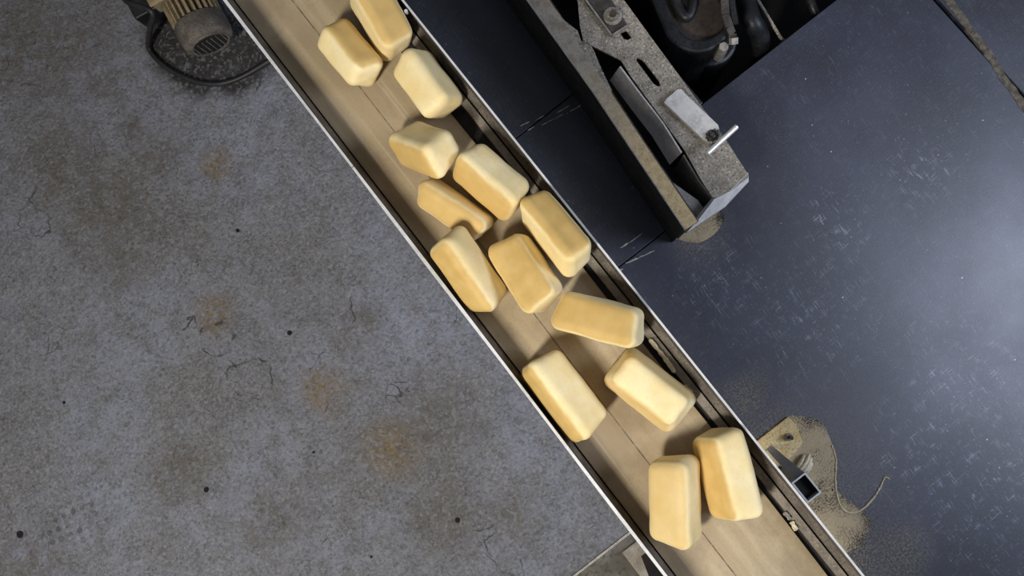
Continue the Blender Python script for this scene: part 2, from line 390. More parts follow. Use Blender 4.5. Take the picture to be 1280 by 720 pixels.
# ------------------------------------------------------------------ conveyor
CY0, CY1 = -1.75, 1.95
cv = thing('belt_conveyor', 'long belt conveyor with tan belt between low steel side walls, running diagonally through the middle', 'conveyor', (0.03, 0.1, 0))
def edge_r(y):                                  # right edge of the belt wanders a little
    return 0.166 - 0.020 * max(0, min(1, (y - 0.02) / 0.30)) + 0.002 * math.sin(y * 7)
bm = N()
ys = [CY0 + (CY1 - CY0) * i / 60 for i in range(61)]
prism(bm, [(-0.108, y) for y in ys] + [(edge_r(y), y) for y in ys[::-1]], BZ - .008, BZ)
belt = build('belt', bm, M['belt'], cv)
bm = N()                                        # lengthwise joint of the belt
prism(bm, [(0.004 + .004 * math.sin(y * 2.2) - .0011, y) for y in ys] + [(0.004 + .004 * math.sin(y * 2.2) + .0011, y) for y in ys[::-1]], BZ - .002, BZ + .0006)
sm = grime('dark belt joint', (0.10, 0.075, 0.05), (0.17, 0.13, 0.09), (0.30, 0.25, 0.18), 8, .8, 0, .1)
build('belt_seam', bm, sm, belt)
bm = N(); box(bm, -0.112, 0.2, CY0, CY1, BZ - .07, BZ - .012); build('slider_bed', bm, M['black'], cv)
ZT = 0.875
bm = N()                                        # left wall: leaning sheet
prism(bm, [(-.1235, CY0), (-.1195, CY0), (-.1195, CY1), (-.1235, CY1)], BZ - .1, ZT - .002); wl = bm
swl = build('side_wall', wl, M['wall_in'], cv)
bm = N(); prism(bm, [(-.1195, CY0), (-.112, CY0), (-.112, CY1), (-.1195, CY1)], BZ - .05, lambda p: BZ + (.030 if p[0] < -.115 else .004)); build('liner_strip', bm, M['liner'], swl)
bm = N()
for y0, y1 in ((CY0, .455), (.4575, CY1)):
    a = [(-.1265 - .0008 * math.sin(y * 9), y) for y in [y0 + (y1 - y0) * i / 40 for i in range(41)]]
    b = [(-.1195 + .0006 * math.sin(y * 6 + 1), y) for (_, y) in a[::-1]]
    prism(bm, a + b, ZT - .004, ZT)
build('rim', bm, M['rim'], swl)
bm = N(); box(bm, .2165, .2205, CY0, CY1, BZ - .1, ZT - .002)
swr = build('side_wall', bm, M['wall_in'], cv)
bm = N(); box(bm, .2165, .2215, CY0, CY1, ZT - .004, ZT); build('rim', bm, M['rim'], swr)
bm = N(); prism(bm, [(.2035, CY0), (.2165, CY0), (.2165, CY1), (.2035, CY1)], BZ - .04, lambda p: BZ + (.012 if p[0] < .21 else .030)); build('liner_strip', bm, M['liner'], swr)
bm = N(); box(bm, .181, .199, CY0, CY1, BZ - .03, BZ + .006)
lg = build('ledge', bm, M['ledge'], cv)
bm = N(); box(bm, .199, .2035, CY0, CY1, BZ - .03, BZ - .01); build('ledge_groove', bm, M['black'], lg)
bm = N(); p = at(510, 12, ZT); tube(bm, [(p.x - .006, p.y, ZT - .01), (p.x - .006, p.y, ZT + .002)], .0045, 10); 
build('rivet', bm, M['chrome'], swr)
# under-frame, legs and end rollers
bm = N(); box(bm, -.1235, .2205, -1.7, -1.64, .62, BZ - .1); box(bm, -.1235, .2205, 1.80, 1.86, .62, BZ - .1)
for x in (-.12, .18): box(bm, x, x + .035, -1.7, 1.86, .66, BZ - .07)
build('under_frame', bm, M['frame_dark'], cv)
def leg(x0, x1, y0, y1, foot, mat='frame_dark'):
    bm = N(); box(bm, x0, x1, y0, y1, .006, .66); l = build('leg', bm, M[mat], cv)
    bm = N(); box(bm, *foot, 0.0, .010); build('foot_plate', bm, M['ledge'], l, bevel=.004); return l
leg(-.224 + .014, -.165, -.945, -.893, (-.254, -.135, -.96, -.846))
leg(-.12, -.085, 1.80, 1.85, (-.15, -.05, 1.77, 1.88)); leg(.18, .215, 1.80, 1.85, (.15, .25, 1.77, 1.88))
leg(-.12, -.085, -1.70, -1.65, (-.15, -.05, -1.73, -1.62)); leg(.18, .215, -1.70, -1.65, (.15, .25, -1.73, -1.62))
bm = N(); box(bm, -.21, -.085, -.945, -.893, .60, .66); build('leg_bracket', bm, M['frame_dark'], cv)
for y in (CY0, CY1):
    bm = N(); tube(bm, [(-.112, y, BZ - .045), (.17, y, BZ - .045)], .044, 20); build('end_roller', bm, M['steel_dull'], cv, True)

# ------------------------------------------------------------------ loaves
RB = 0.023
def loaf_mesh(L, Wd, H, t, seed):
    a = 0.78; g = [-1, -.93, -.86, -a] + [-a + 2 * a * i / 8 for i in range(1, 8)] + [a, .86, .93, 1]
    bm = N(); cache = {}
    def vert(u):
        k = tuple(round(c, 4) for c in u)
        if k in cache: return cache[k]
        q = Vector([max(-a, min(a, c)) for c in u]); d = (Vector(u) - q)
        d.normalize(); q /= a
        s = t + (1 - t) * (q.z + 1) / 2; sl = (1 + t) / 2 + (1 - (1 + t) / 2) * (q.z + 1) / 2
        p = Vector((q.x * (L / 2 * sl - RB), q.y * (Wd / 2 * s - RB), q.z * (H / 2 - RB))) + d * RB
        nv = noise.noise(p * 22 + Vector((seed * 3.1, 0, seed))) * .0022 + noise.noise(p * 60 + Vector((0, seed * 2.3, 0))) * .0008
        bulge = .0022 * (1 - q.x * q.x) * (1 - q.y * q.y) if d.z > .5 else 0
        p += d * (nv + bulge)
        cache[k] = bm.verts.new(p); return cache[k]
    for ax in range(3):
        for sgn in (-1, 1):
            for i in range(len(g) - 1):
                for j in range(len(g) - 1):
                    q = []
                    for (m_, n_) in ((i, j), (i + 1, j), (i + 1, j + 1), (i, j + 1)):
                        u = [0, 0, 0]; u[ax] = sgn; u[(ax + 1) % 3] = g[m_]; u[(ax + 2) % 3] = g[n_]; q.append(vert(u))
                    bm.faces.new(q if sgn > 0 else q[::-1])
    return bm
GRP = 'bread loaves travelling on the belt'
LOAVES = [
 ('A', [0.1549, 0.7146, 1.4204, -0.1122, -1.3217, 0.1814, 0.105, 0.0915, 0.8396, 0.0], 'bread_y', 'golden loaf cut off by the top edge of the photo, beside the right wall'),
 ('B', [0.0361, 0.6927, 1.6098, 0.06, 2.3513, 0.165, 0.0906, 0.0862, 0.8434, 0.0], 'bread_y', 'loaf with golden top and pale flanks, uppermost one nearest the left wall'),
 ('C', [0.1394, 0.5112, 1.54, 0.0488, 1.0462, 0.1689, 0.1, 0.0882, 0.8688, 0.0], 'bread_pale', 'cream loaf with a shaded tan right flank, against right wall just below the topmost loaf'),
 ('D', [0.0423, 0.3828, 5.105, -0.6515, 1.1827, 0.1677, 0.0942, 0.0986, 0.8154, 0.0], 'bread_z', 'short looking cream loaf tipped up so its pale square end faces up'),
 ('E', [0.1174, 0.2227, 1.7589, -0.0198, -1.1308, 0.1772, 0.1036, 0.0898, 0.8616, 0.0166], 'bread_z', 'loaf with deep golden left side and pale cream top, right of the tipped-up loaf'),
 ('F', [0.0039, 0.2297, 5.0258, 0.0048, -1.1459, 0.1926, 0.0879, 0.07, 0.8395, 0.0013], 'bread_y', 'golden loaf whose lower end is covered by the loaf leaning on the left wall'),
 ('G', [-0.0591, 0.0862, -1.6437, 0.4061, -0.8813, 0.2049, 0.094, 0.0859, 0.8252, 0.001], 'bread_y', 'half golden, half pale cream loaf leaning over the left wall rim'),
 ('H', [0.0493, 0.0006, 1.4801, 0.1118, -1.8857, 0.1858, 0.1047, 0.0942, 0.8478, 0.0], 'bread_y', 'loaf in mid belt between the ones leaning on the left wall and right rim'),
 ('I', [0.159, 0.0297, 1.5565, 0.2723, -1.3889, 0.1975, 0.1156, 0.0801, 0.8898, 0.0131], 'bread_y', 'golden topped loaf raised against the right rim, with greyish flank toward the belt'),
 ('J', [0.1149, -0.1887, 5.3473, -0.3103, 1.7065, 0.2017, 0.1092, 0.0907, 0.8462, 0.0], 'bread_y', 'golden loaf lying crosswise, its grey end propped on the right ledge'),
 ('K', [-0.0549, -0.276, 1.5607, -0.0057, -1.2321, 0.2112, 0.1109, 0.0973, 0.8348, 0.0], 'bread_z', 'pale cream loaf with narrow golden left edge, alone beside the left wall'),
 ('L', [0.1061, -0.3862, 4.9537, -0.0534, -3.093, 0.1971, 0.1134, 0.0854, 0.74, 0.0], 'bread_mild', 'loaf with cream middle band and golden edges, just below the crosswise loaf'),
 ('M', [-0.0041, -0.607, 0.9344, -0.0924, 1.0473, 0.193, 0.0992, 0.0988, 0.859, 0.0131], 'bread_mild', 'pale yellow loaf, lowest on the belt, pointing straight down the photo'),
 ('N', [0.1224, -0.6353, -1.9896, 0.0001, -2.0582, 0.199, 0.1115, 0.087, 0.8883, 0.0], 'bread_z', 'loaf with deep golden left side, right of the lowest loaf and touching it'),
]
for i, (k, (x, y, yaw, pitch, roll, L, Wd, H, t, dz), mt, lab) in enumerate(LOAVES):
    R = Matrix.Rotation(yaw, 3, 'Z') @ Matrix.Rotation(pitch, 3, 'Y') @ Matrix.Rotation(roll, 3, 'X')
    bm = loaf_mesh(L * 1.01, Wd * 1.01, H * 1.01, t, i + 1)
    zmin = min((R @ v.co).z for v in bm.verts)
    o = build('bread_loaf', bm, M[mt], None, True)
    o.matrix_world = Matrix.Translation((x, y, BZ + .0008 + dz - zmin)) @ R.to_4x4()
    tag(o, lab, 'bread', GRP)

# ------------------------------------------------------------------ scraps on the ledge
def scrap(name, pts, z, h, w_, mat, lab, cat, seed, group=None):
    bm = N(); P = spline([at(*p, z) for p in pts], 5)
    tops, bots = [], []
    random.seed(seed)
    for i, p in enumerate(P):
        d = (P[min(i + 1, len(P) - 1)] - P[max(i - 1, 0)]).normalized(); nr = Vector((-d.y, d.x, 0))
        f = w_ * random.uniform(.7, 1.15) * (.55 if i in (0, len(P) - 1) else 1)
        tops.append(p + nr * f); bots.append(p - nr * f)
    prism(bm, [(p.x, p.y) for p in tops + bots[::-1]], z - h, lambda p: z + .002 * noise.noise(Vector((p[0] * 150, p[1] * 150, seed))))
    c = bm.verts[:][0].co.copy()
    o = build(name, bm, M[mat], None, False, .0012, (P[len(P) // 2].x, P[len(P) // 2].y, z - h)); return tag(o, lab, cat, group)
g2 = 'scraps caught along the right ledge'
scrap('crust_scrap', [(812, 424), (822, 436), (833, 450), (844, 466)], BZ + .013, .007, .0055, 'rag', 'long tan torn crust scrap on the right ledge, below the crosswise loaf', 'crumb', 3, g2)
scrap('crust_scrap', [(856, 481), (861, 486), (866, 491)], BZ + .011, .005, .004, 'rag', 'short pale crust scrap on right ledge beside the end of a loaf', 'crumb', 4, g2)
scrap('dough_scrap', [(980, 641), (985, 645), (988, 650)], BZ + .011, .005, .0045, 'edge', 'small grey white torn scrap on the lower right ledge', 'crumb', 5, g2)
scrap('dough_scrap', [(990, 652), (993, 658), (996, 663)], BZ + .011, .005, .0058, 'rag', 'small cream torn scrap, lowest on the right ledge', 'crumb', 6, g2)

# ------------------------------------------------------------------ anchor plate with square post
ab = thing('conveyor_post', 'short square grey steel post with open top on dust caked anchor plate, right of conveyor', 'post', (.36, -.92, 0))
bm = N()
bp = [(.326, -.829), (.466, -.829), (.470, -.866), (.449, -.925), (.40, -.938), (.326, -.938)]
prism(bm, bp, 0, .010); pl = build('base_plate', bm, M['sandplate'], ab, False, .003)
bm = N(); c = at(988, 547, .03); tube(bm, [(c.x, c.y, .008), (c.x, c.y, .045)], .0065, 12); build('anchor_bolt', bm, M['frame_dark'], pl)
bm = N()
tube(bm, [(c.x, c.y, .010), (c.x, c.y, .022)], .013, 6); build('nut', bm, M['frame'], pl)
T0, T1 = .012, .185
cs = [at(*p, T1) for p in [(989, 603), (1007, 592), (1026.5, 615), (1010, 629)]]
x0 = (cs[0].x + cs[3].x) / 2; x1 = (cs[1].x + cs[2].x) / 2; y1 = (cs[0].y + cs[1].y) / 2; y0 = (cs[2].y + cs[3].y) / 2
bm = N(); th = .003
prism(bm, [(x0, y0), (x1, y0), (x1, y1), (x0, y1)], .0, T1 - .002, [[(x0 + th, y0 + th), (x1 - th, y0 + th), (x1 - th, y1 - th), (x0 + th, y1 - th)]])
sq = build('square_tube', bm, M['tube'], ab)
bm = N()
prism(bm, [(x0 - .001, y0 - .001), (x1 + .001, y0 - .001), (x1 + .001, y1 + .001), (x0 - .001, y1 + .001)], T1 - .003, T1, [[(x0 + .004, y0 + .004), (x1 - .004, y0 + .004), (x1 - .004, y1 - .004), (x0 + .004, y1 - .004)]])
build('cut_edge', bm, M['tubelip'], sq)
bm = N(); box(bm, x0 + th, x1 - th, y0 + th, y1 - th, .150, .160); build('tube_shade_cap', bm, M['pit'], sq)  # black cap added below the rim, standing in for shade inside the tube
bm = N()
a, b = at(967, 557, .02), at(993, 598, T1 - .02)
v = []
for p, w_, zz in ((Vector((.352, -.868, .010)), .011, 0), (Vector(((x0 + x1) / 2 + .006, y1 + .001, T1 - .012)), .019, 0)):
    for s in (-1, 1):
        for dz in (0, -.006): v.append(bm.verts.new(p + Vector((s * w_, 0, dz))))
for f in ((0, 2, 6, 4), (1, 5, 7, 3), (0, 4, 5, 1), (2, 3, 7, 6), (0, 1, 3, 2), (4, 6, 7, 5)): bm.faces.new([v[i] for i in f])
build('brace_bar', bm, M['tube'], ab)
# pale ribbed lump
bm = N(); p0 = at(1003, 590, .03); p1 = at(1014, 572, .03)
d = (p1 - p0); nr = Vector((-d.y, d.x, 0)).normalized()
for k, off in enumerate((-.016, -.006, .005, .015)):
    L = (.75, .95, 1.1, .9)[k]
    q = [p0 + nr * off + d * (f * L) + Vector((0, 0, .004 * math.sin(f * 3.1) - .012 + (.004 if k in (1, 2) else 0))) for f in (-.05, .1, .3, .55, .8, 1.0, 1.06)]
    tube(bm, q, [.003, .0062, .0072, .0075, .007, .0055, .002], 8)
for v_ in bm.verts: v_.co += Vector((noise.noise(v_.co * 90), noise.noise(v_.co * 90 + Vector((5, 0, 0))), 0)) * .0018
zl = min(v_.co.z for v_ in bm.verts)
for v_ in bm.verts: v_.co.z = .0005 + (v_.co.z - zl) * 1.6
o = build('dough_lump', bm, M['rag'], None, True, 0, (p0.x, p0.y, 0)); tag(o, 'pale ribbed lump of dried dough on the dusty floor beside the square post', 'dough')

# ------------------------------------------------------------------ spilled dust
def dust(name, outline, h, mat, label, seed, parent=None, sub=26):
    P = [at(*p, 0) for p in outline]; P = [(p.x, p.y) for p in spline(P + [P[0]], 5)]
    bm = N(); xs = [p[0] for p in P]; ys_ = [p[1] for p in P]
    cx, cy = sum(xs) / len(xs), sum(ys_) / len(ys_)
    rings = []
    for k in range(9):
        f = 1 - k / 9
        rr = []
        for i, p in enumerate(P[:-1]):
            q = Vector((cx + (p[0] - cx) * f, cy + (p[1] - cy) * f, 0))
            nz = noise.noise(q * 60 + Vector((0, 0, seed)))
            if k == 0:
                q += (q - Vector((cx, cy, 0))) * .04 * nz; q.z = .0
            else:
                q.z = h * min(1, .35 + k / 5) * (1 + .5 * nz)
            rr.append(bm.verts.new(q))
        rings.append(rr)
    n = len(rings[0])
    for A, B in zip(rings, rings[1:]):
        for i in range(n): bm.faces.new((A[i], A[(i + 1) % n], B[(i + 1) % n], B[i]))
    bm.faces.new(rings[-1])
    o = build(name, bm, M[mat], None, True, 0, (0, 0, 0)); o['kind'] = 'stuff'
    tag(o, label, 'dust'); return o
def thinmat():
    t = NT('thin crumb dust over dark floor', .9, 0, .2)
    g = t.noise(190, 5, .85); patch = t.noise(12, 4); w = t.warp(9, .06)
    d = None
    for (px, py, r) in [(990, 575, 95), (1015, 560, 60), (1045, 660, 55), (872, 285, 45)]:
        b = t.blob(at(px, py, 0), r / 350.0, .8, w); d = b if d is None else t.math('MAXIMUM', d, b)
    v = t.math('ADD', t.math('ADD', g, t.math('MULTIPLY', patch, .4)), t.math('MULTIPLY', d, .22))
    m = t.step(v, .72, .92)
    c = t.mix(t.math('MULTIPLY', m, .85), (0.030, 0.030, 0.033), (0.58, 0.46, 0.28))
    c = t.mix(t.math('MULTIPLY', t.step(t.noise(200, 2), .62, .72, 0, .7), d), c, (0.60, 0.50, 0.34))
    t.bump(g, .6, .003)
    return t.done(c)
M['thin'] = thinmat()
dust('crumb_dust', [(952, 548), (984, 521), (1012, 522), (1029, 529), (1038, 550), (1044, 572), (1044, 600), (1049, 629), (1063, 641), (1078, 640), (1088, 652), (1082, 672), (1070, 686), (1052, 690), (1030, 660), (1000, 620)], .0012, 'thin', 'thin spread of tan crumb dust on the dark floor around the square post', 2)
dust('crumb_dust', [(845, 289), (862, 284), (884, 268), (900, 262), (906, 272), (897, 288), (884, 299), (868, 304), (850, 300), (838, 296)], .004, 'thin', 'small brown heap of crumb dust at the lower end of the steel frame', 3)
bm = N()
rp = spline([at(*p, .001) for p in [(1040, 556), (1045, 575), (1044, 600), (1046, 618), (1051, 633), (1062, 641), (1075, 638), (1088, 627), (1099, 611), (1106, 597), (1112, 600)]], 7)
tube(bm, rp, [.0022 + .0022 * math.sin(math.pi * i / (len(rp) - 1)) for i in range(len(rp))], 6)
for v_ in bm.verts: v_.co.z = max(0, v_.co.z * .8); v_.co += Vector((noise.noise(v_.co * 130), noise.noise(v_.co * 130 + Vector((3, 3, 0))), 0)) * .003
M['pale'] = grime('pale crumb dust', (0.62, 0.51, 0.32), (0.72, 0.62, 0.42), (0.36, 0.28, 0.16), 60, .95, 0, .8)
o = build('dust_ridge', bm, M['pale'], None, True, 0, (rp[0].x, rp[0].y, 0)); o['kind'] = 'stuff'; tag(o, 'curved pale ridge of swept dust on the dark floor near the square post', 'dust')

# ------------------------------------------------------------------ steel machine frame
ZF = .25
fr = thing('steel_chassis', 'rusty flour covered steel frame of two long joined beams, right of conveyor', 'frame', (.70, .3, 0))
def W2(pts, z=ZF): return [tuple(at(*p, z)[:2]) for p in pts]
def ext(a, b, k): return (a[0] + (a[0] - b[0]) * k, a[1] + (a[1] - b[1]) * k)
A_l, A_r = W2([(657, 0), (857, 287)]), W2([(682, 0), (872, 277)])
lb = [ext(A_l[0], A_l[1], .45), (.594, .407), A_l[1], A_r[1], (.615, .168), (.636, .361), ext((.636, .361), A_r[1], 1.75)]
def beam_mat():
    t = NT('dusty beam top', .85, .1, .3)
    g = t.noise(190, 5, .7)
    sp = t.n('ShaderNodeSeparateXYZ'); t.link(t.co, sp.inputs[0])
    along = t.step(t.math('ADD', sp.outputs[1], t.math('MULTIPLY', t.noise(14), .25)), .35, -.10)
    c = t.mix(t.step(t.noise(30), .38, .62), (0.30, 0.255, 0.195), (0.42, 0.365, 0.285))
    c = t.mix(along, c, t.mix(t.step(t.noise(40), .4, .6), (0.72, 0.55, 0.29), (0.60, 0.455, 0.24)))
    c = t.mix(t.step(g, .52, .72, 0, .7), c, (0.085, 0.065, 0.045))
    c = t.mix(t.step(t.noise(300, 2), .66, .75, 0, .7), c, (0.42, 0.36, 0.25))
    t.bump(g, .7, .003); return t.done(c)
bm = N(); prism(bm, lb, ZF - .008, ZF)
bl = build('long_beam', bm, beam_mat(), fr)
bm = N(); wallplate(bm, lb[0], lb[1], 0, ZF - .004, .006); wallplate(bm, lb[1], lb[2], 0, ZF - .004, .006)
build('beam_side', bm, M['frame_dark'], bl)
bm = N(); wallplate(bm, lb[3], lb[4], .02, ZF - .006, .006); wallplate(bm, lb[4], lb[5], .02, ZF - .006, .006); wallplate(bm, lb[5], lb[6], .02, ZF - .006, .006)
build('beam_side', bm, M['frame_dark'], bl)
bm = N()                                           # pale lip along the outer edge of the long beam
for a, b in ((lb[0], lb[1]), (lb[1], lb[2])):
    wallplate(bm, a, b, ZF - .004, ZF + .0025, .004)
build('beam_lip', bm, M['edge'], bl)
# gusset web joining both beams
gz = ZF - .004
bm = N(); prism(bm, W2([(690, 5), (705, 25), (722, 38), (727, 52), (733, 47), (742, 62), (752, 86), (765, 113), (761, 116), (740, 85), (715, 55)]), gz - .008, gz + .002)
build('gusset', bm, M['frame'], fr)
# wide beam, top plate with its slots
slot = W2([(797, 72), (802, 74), (807, 79), (814, 88), (824, 101), (826, 107), (822, 108), (817, 105), (806, 90), (797, 78), (795, 74)])
hole = W2([(775, 41), (783, 38), (790, 47), (785, 50), (780, 49)])
rb = [(.70, 1.25), W2([(722, 0)])[0], *W2([(725, 32), (729, 50), (734, 54), (776, 75), (790, 97), (815, 131), (838, 163), (856, 188), (876, 224), (890, 246), (897, 248), (912, 240), (935, 222), (935, 218), (909, 177), (875, 130), (840, 82), (820, 55), (780, 0)]), (.885, 1.25)]
bm = N(); prism(bm, rb, ZF - .008, ZF, [slot, hole]); wb = build('wide_beam', bm, M['frame'], fr)
bm = N()
edge = W2([(776, 82), (802, 117), (830, 153), (853, 190)])
wallplate(bm, edge[0], edge[1], .185, ZF - .003, .005, Vector((-.034, 0, 0))); wallplate(bm, edge[1], edge[2], .185, ZF - .003, .005, Vector((-.034, 0, 0))); wallplate(bm, edge[2], edge[3], .185, ZF - .003, .005, Vector((-.034, 0, 0)))
build('web_plate', bm, M['steel'], wb)
edge = W2([(856, 192), (876, 226), (892, 246)])
bm = N(); wallplate(bm, edge[0], edge[1], .05, ZF - .009, .005); wallplate(bm, edge[1], edge[2], .05, ZF - .009, .005)
build('beam_side', bm, M['steel_dull'], wb)
rr = W2([(935, 218), (909, 177), (875, 130), (840, 82), (820, 55), (780, 0)]) + [(.885, 1.25)]
bm = N()
for a, b in zip(rr, rr[1:]): wallplate(bm, b, a, 0, ZF - .009, .006)
build('beam_side', bm, M['frame_dark'], wb)
# floor of the end box between the beams
lo = .15
bm = N(); prism(bm, W2([(838, 226), (872, 250), (882, 264), (872, 272)], lo + .06), lo + .052, lo + .06)
build('end_gusset', bm, M['steel_dull'], fr)
# end plate
e0, e1 = W2([(936, 221)])[0], W2([(862, 288)])[0]
bm = N()
top = [Vector((*p, ZF + .003)) for p in W2([(935, 216), (911, 240), (893, 249), (872, 276)])]
bot = [Vector((*p, ZF - .055)) for p in W2([(936, 227), (906, 259), (880, 276), (858, 291)], ZF - .055)]
vt = [bm.verts.new(p) for p in top]; vb = [bm.verts.new(p) for p in bot]
back = [bm.verts.new(p + Vector((0, .008, -.012))) for p in top]; bb = [bm.verts.new(p + Vector((0, .012, -.004))) for p in bot]
for i in range(3):
    bm.faces.new((vt[i], vb[i], vb[i + 1], vt[i + 1])); bm.faces.new((back[i], back[i + 1], bb[i + 1], bb[i]))
    bm.faces.new((vt[i], vt[i + 1], back[i + 1], back[i])); bm.faces.new((vb[i], bb[i], bb[i + 1], vb[i + 1]))
bm.faces.new((vt[0], back[0], bb[0], vb[0])); bm.faces.new((vt[3], vb[3], bb[3], back[3]))
build('end_plate', bm, grime('bright bent steel edge', (0.80, 0.79, 0.76), (0.62, 0.61, 0.58), (0.86, 0.85, 0.82), 30, .5, .1, .3), fr)
bm = N(); q0, q1 = W2([(932, 224), (866, 286)]); wallplate(bm, (q0[0], q0[1] + .01), (q1[0], q1[1] + .01), 0, ZF - .05, .006)
build('end_skirt', bm, M['frame_dark'], fr)
# raised pad with bolt
pad = [(.715, .98), *W2([(716, -12), (735, 8), (765, 43), (772, 39), (784, 31), (781, 24), (764, 0), (755, -12)], ZF + .012), (.80, .95)]
bm = N(); prism(bm, W2([(708, -40), (735, 8), (765, 43), (784, 31), (764, 0), (738, -40)], ZF + .006), ZF - .001, ZF + .006); pd = build('raised_pad', bm, M['frame_dark'], wb)
bm = N()
for a, b in (((712, -30), (765, 43)), ((765, 43), (784, 31))):
    p, q = W2([a, b], ZF + .012); wallplate(bm, p, q, ZF, ZF + .014, .005)
build('pad_rib', bm, M['edge'], pd)
c = at(766, 19, ZF + .015)
bm = N(); tube(bm, [(c.x, c.y, ZF + .005), (c.x, c.y, ZF + .010)], .030, 24); build('washer', bm, M['edge'], pd)
bm = N(); tube(bm, [(c.x, c.y, ZF + .009), (c.x, c.y, ZF + .024)], .021, 6); bo = build('nut', bm, M['frame'], pd)
bm = N(); tube(bm, [(c.x, c.y, ZF + .02), (c.x, c.y, ZF + .034)], .011, 14); build('bolt', bm, M['frame_dark'], pd)
# bare steel plate, clamp and pin
bm = N(); prism(bm, W2([(830, 128), (833, 123), (847, 111), (852, 111), (857, 117), (880, 139), (898, 156), (900, 164), (896, 172), (887, 178), (880, 175), (866, 162), (845, 142)], .268), ZF, .268)
sp_ = build('cover_plate', bm, M['steel'], fr, False, .002)
sp_['label'] = 'bare light grey steel plate'
bm = N(); c = at(890, 169, .275)
for k in range(9):
    a = k * .7; p = c + Vector((math.cos(a) * .016, math.sin(a) * .014, 0)); s = .004 + .003 * random.random()
    tube(bm, [(p.x, p.y, .266), (p.x + .003, p.y - .002, .272 + .008 * random.random())], s, 6)
tube(bm, [(c.x, c.y, .266), (c.x, c.y, .285)], .008, 8)
build('clamp_screw', bm, M['frame_dark'], sp_)
a, b = at(884, 192, .30), at(921, 158, .30)
bm = N(); tube(bm, [a, b], .0085, 14); pin = build('pin', bm, M['chrome'], fr, False, .0015); pin['label'] = 'bright steel pin'
m_ = (a + b) / 2
bm = N(); tube(bm, [(m_.x, m_.y, ZF - .004), (m_.x, m_.y, .297)], .007, 10); build('pin_post', bm, M['frame_dark'], pin)

# ------------------------------------------------------------------ dark machine in the pit
mc = thing('machine_housing', 'oily black machine casting with rounded end in the pit behind the steel frame', 'machine', (1.1, .55, -.6))
def stad(px0, py0, px1, py1, rpx, z, n=16):
    """rounded-end outline: axis from far end (px0, py0) to the rounded end (px1, py1)"""
    a, b = at(px0, py0, z), at(px1, py1, z); r = rpx / F_PX * (CAM.z - z)
    d = (b - a).normalized(); s = Vector((-d.y, d.x, 0)); th0 = 0
    pts = [a + s * r]
    for i in range(n + 1):
        t_ = math.pi / 2 - math.pi * i / n
        pts.append(b + d * (math.cos(t_) * r) + s * (math.sin(t_) * r))
    return [(p.x, p.y) for p in pts + [a - s * r]]
zz = .10
bm = N(); prism(bm, stad(800, -160, 872, 22, 46, zz), -.60, zz, [stad(812, -120, 876, 18, 33, zz)]); build('casing', bm, M['machine'], mc, False, .01)
bm = N(); prism(bm, stad(812, -120, 876, 18, 36, zz), -.2, .055); fc = build('face_plate', bm, M['machine_brown'], mc, False, .006)
bm = N()
cc = spline([at(*p, .065) for p in [(838, -30), (846, 5), (858, 22), (865, 10), (866, -10), (862, -40)]], 6)
tube(bm, cc, .018, 10); build('curved_rib', bm, M['machine'], fc, True)
bm = N(); prism(bm, W2([(852, 0), (866, 2), (866, 12), (862, 22), (858, 18), (854, 8)], .06), .05, .0605); build('opening', bm, M['pit'], fc)
bm = N(); cc = spline([at(*p, .06) for p in [(842, 48), (858, 54), (880, 52)]], 6); tube(bm, cc, .006, 8); build('rim_line', bm, M['pit'], fc, True)
bm = N(); prism(bm, stad(840, -60, 888, 50, 34, -.05), -.60, -.05); build('lower_casing', bm, M['machine'], mc, False, .012)
for k, (pts, wd) in enumerate([([(905, -15), (907, 18), (912, 33), (916, 42), (916, 52)], .013), ([(914, -20), (916, 8), (920, 30)], .009)]):
    bm = N(); P = [at(*p, .13 - .02 * (i > 2)) for i, p in enumerate(pts)]
    for i in range(len(P) - 1):
        a, b = P[i], P[i + 1]; d = (b - a).normalized(); s = d.cross(Vector((0, 0, 1))).normalized() * wd
        v = [bm.verts.new(q) for q in (a + s, a - s, b - s, b + s)] + [bm.verts.new(q - Vector((0, 0, .010))) for q in (a + s, a - s, b - s, b + s)]
        for f in ((0, 1, 2, 3), (4, 7, 6, 5), (0, 4, 5, 1), (1, 5, 6, 2), (2, 6, 7, 3), (3, 7, 4, 0)): bm.faces.new([v[i_] for i_ in f])
    build('hook_strap', bm, M['machine'] if k else M['frame_dark'], mc)
bm = N(); p = at(917, 47, .125); q = at(917, 55, .115); 
tube(bm, [p, q], .016, 8); build('strap_end', bm, M['edge'], mc)
bm = N(); p = at(904, 60, .10); tube(bm, [(p.x, p.y, .02), (p.x, p.y, .112)], .017, 6); build('hex_bolt', bm, M['edge'], mc)
bm = N(); p = at(881, 68, .02); tube(bm, [(p.x, p.y, -.1), (p.x, p.y, .0)], .008, 6); build('hex_bolt', bm, M['frame'], mc)
# cable, pipe and rails in the pit
hs = thing('pit_hose', 'black curved hose in the dark pit beside the machine casting', 'hose', tuple(at(940, 40, -.1)))
bm = N(); tube(bm, spline([at(*p, z) for p, z in [((928, -20), -.06), ((938, 22), -.02), ((948, 40), -.05), ((952, 62), -.12), ((950, 74), -.30), ((950, 76), -.598)]], 6), .034, 12)
build('hose', bm, M['machine'], hs, True)
bm = N(); p, q = at(941, -10, -.08), at(975, 46, -.08); tube(bm, [p, q, q + Vector((.01, -.03, -.02)), (q.x + .012, PITY + .02, -.10)], .006, 8)
o = build('pit_rod', bm, M['frame'], None, False, 0, (q.x, q.y, -.1)); tag(o, 'thin pale rod slanting to the edge of the dark pit', 'rod')
bm = N(); p, q = at(1004, -20, -.10), at(1021, 22, -.10); tube(bm, [p, q, (q.x + .02, PITY + .004, -.10)], .016, 10)
o = build('pit_pipe', bm, M['machine'], None, True, 0, (q.x, q.y, -.12)); tag(o, 'dark pipe in the pit, right of the thin pale rod', 'pipe')

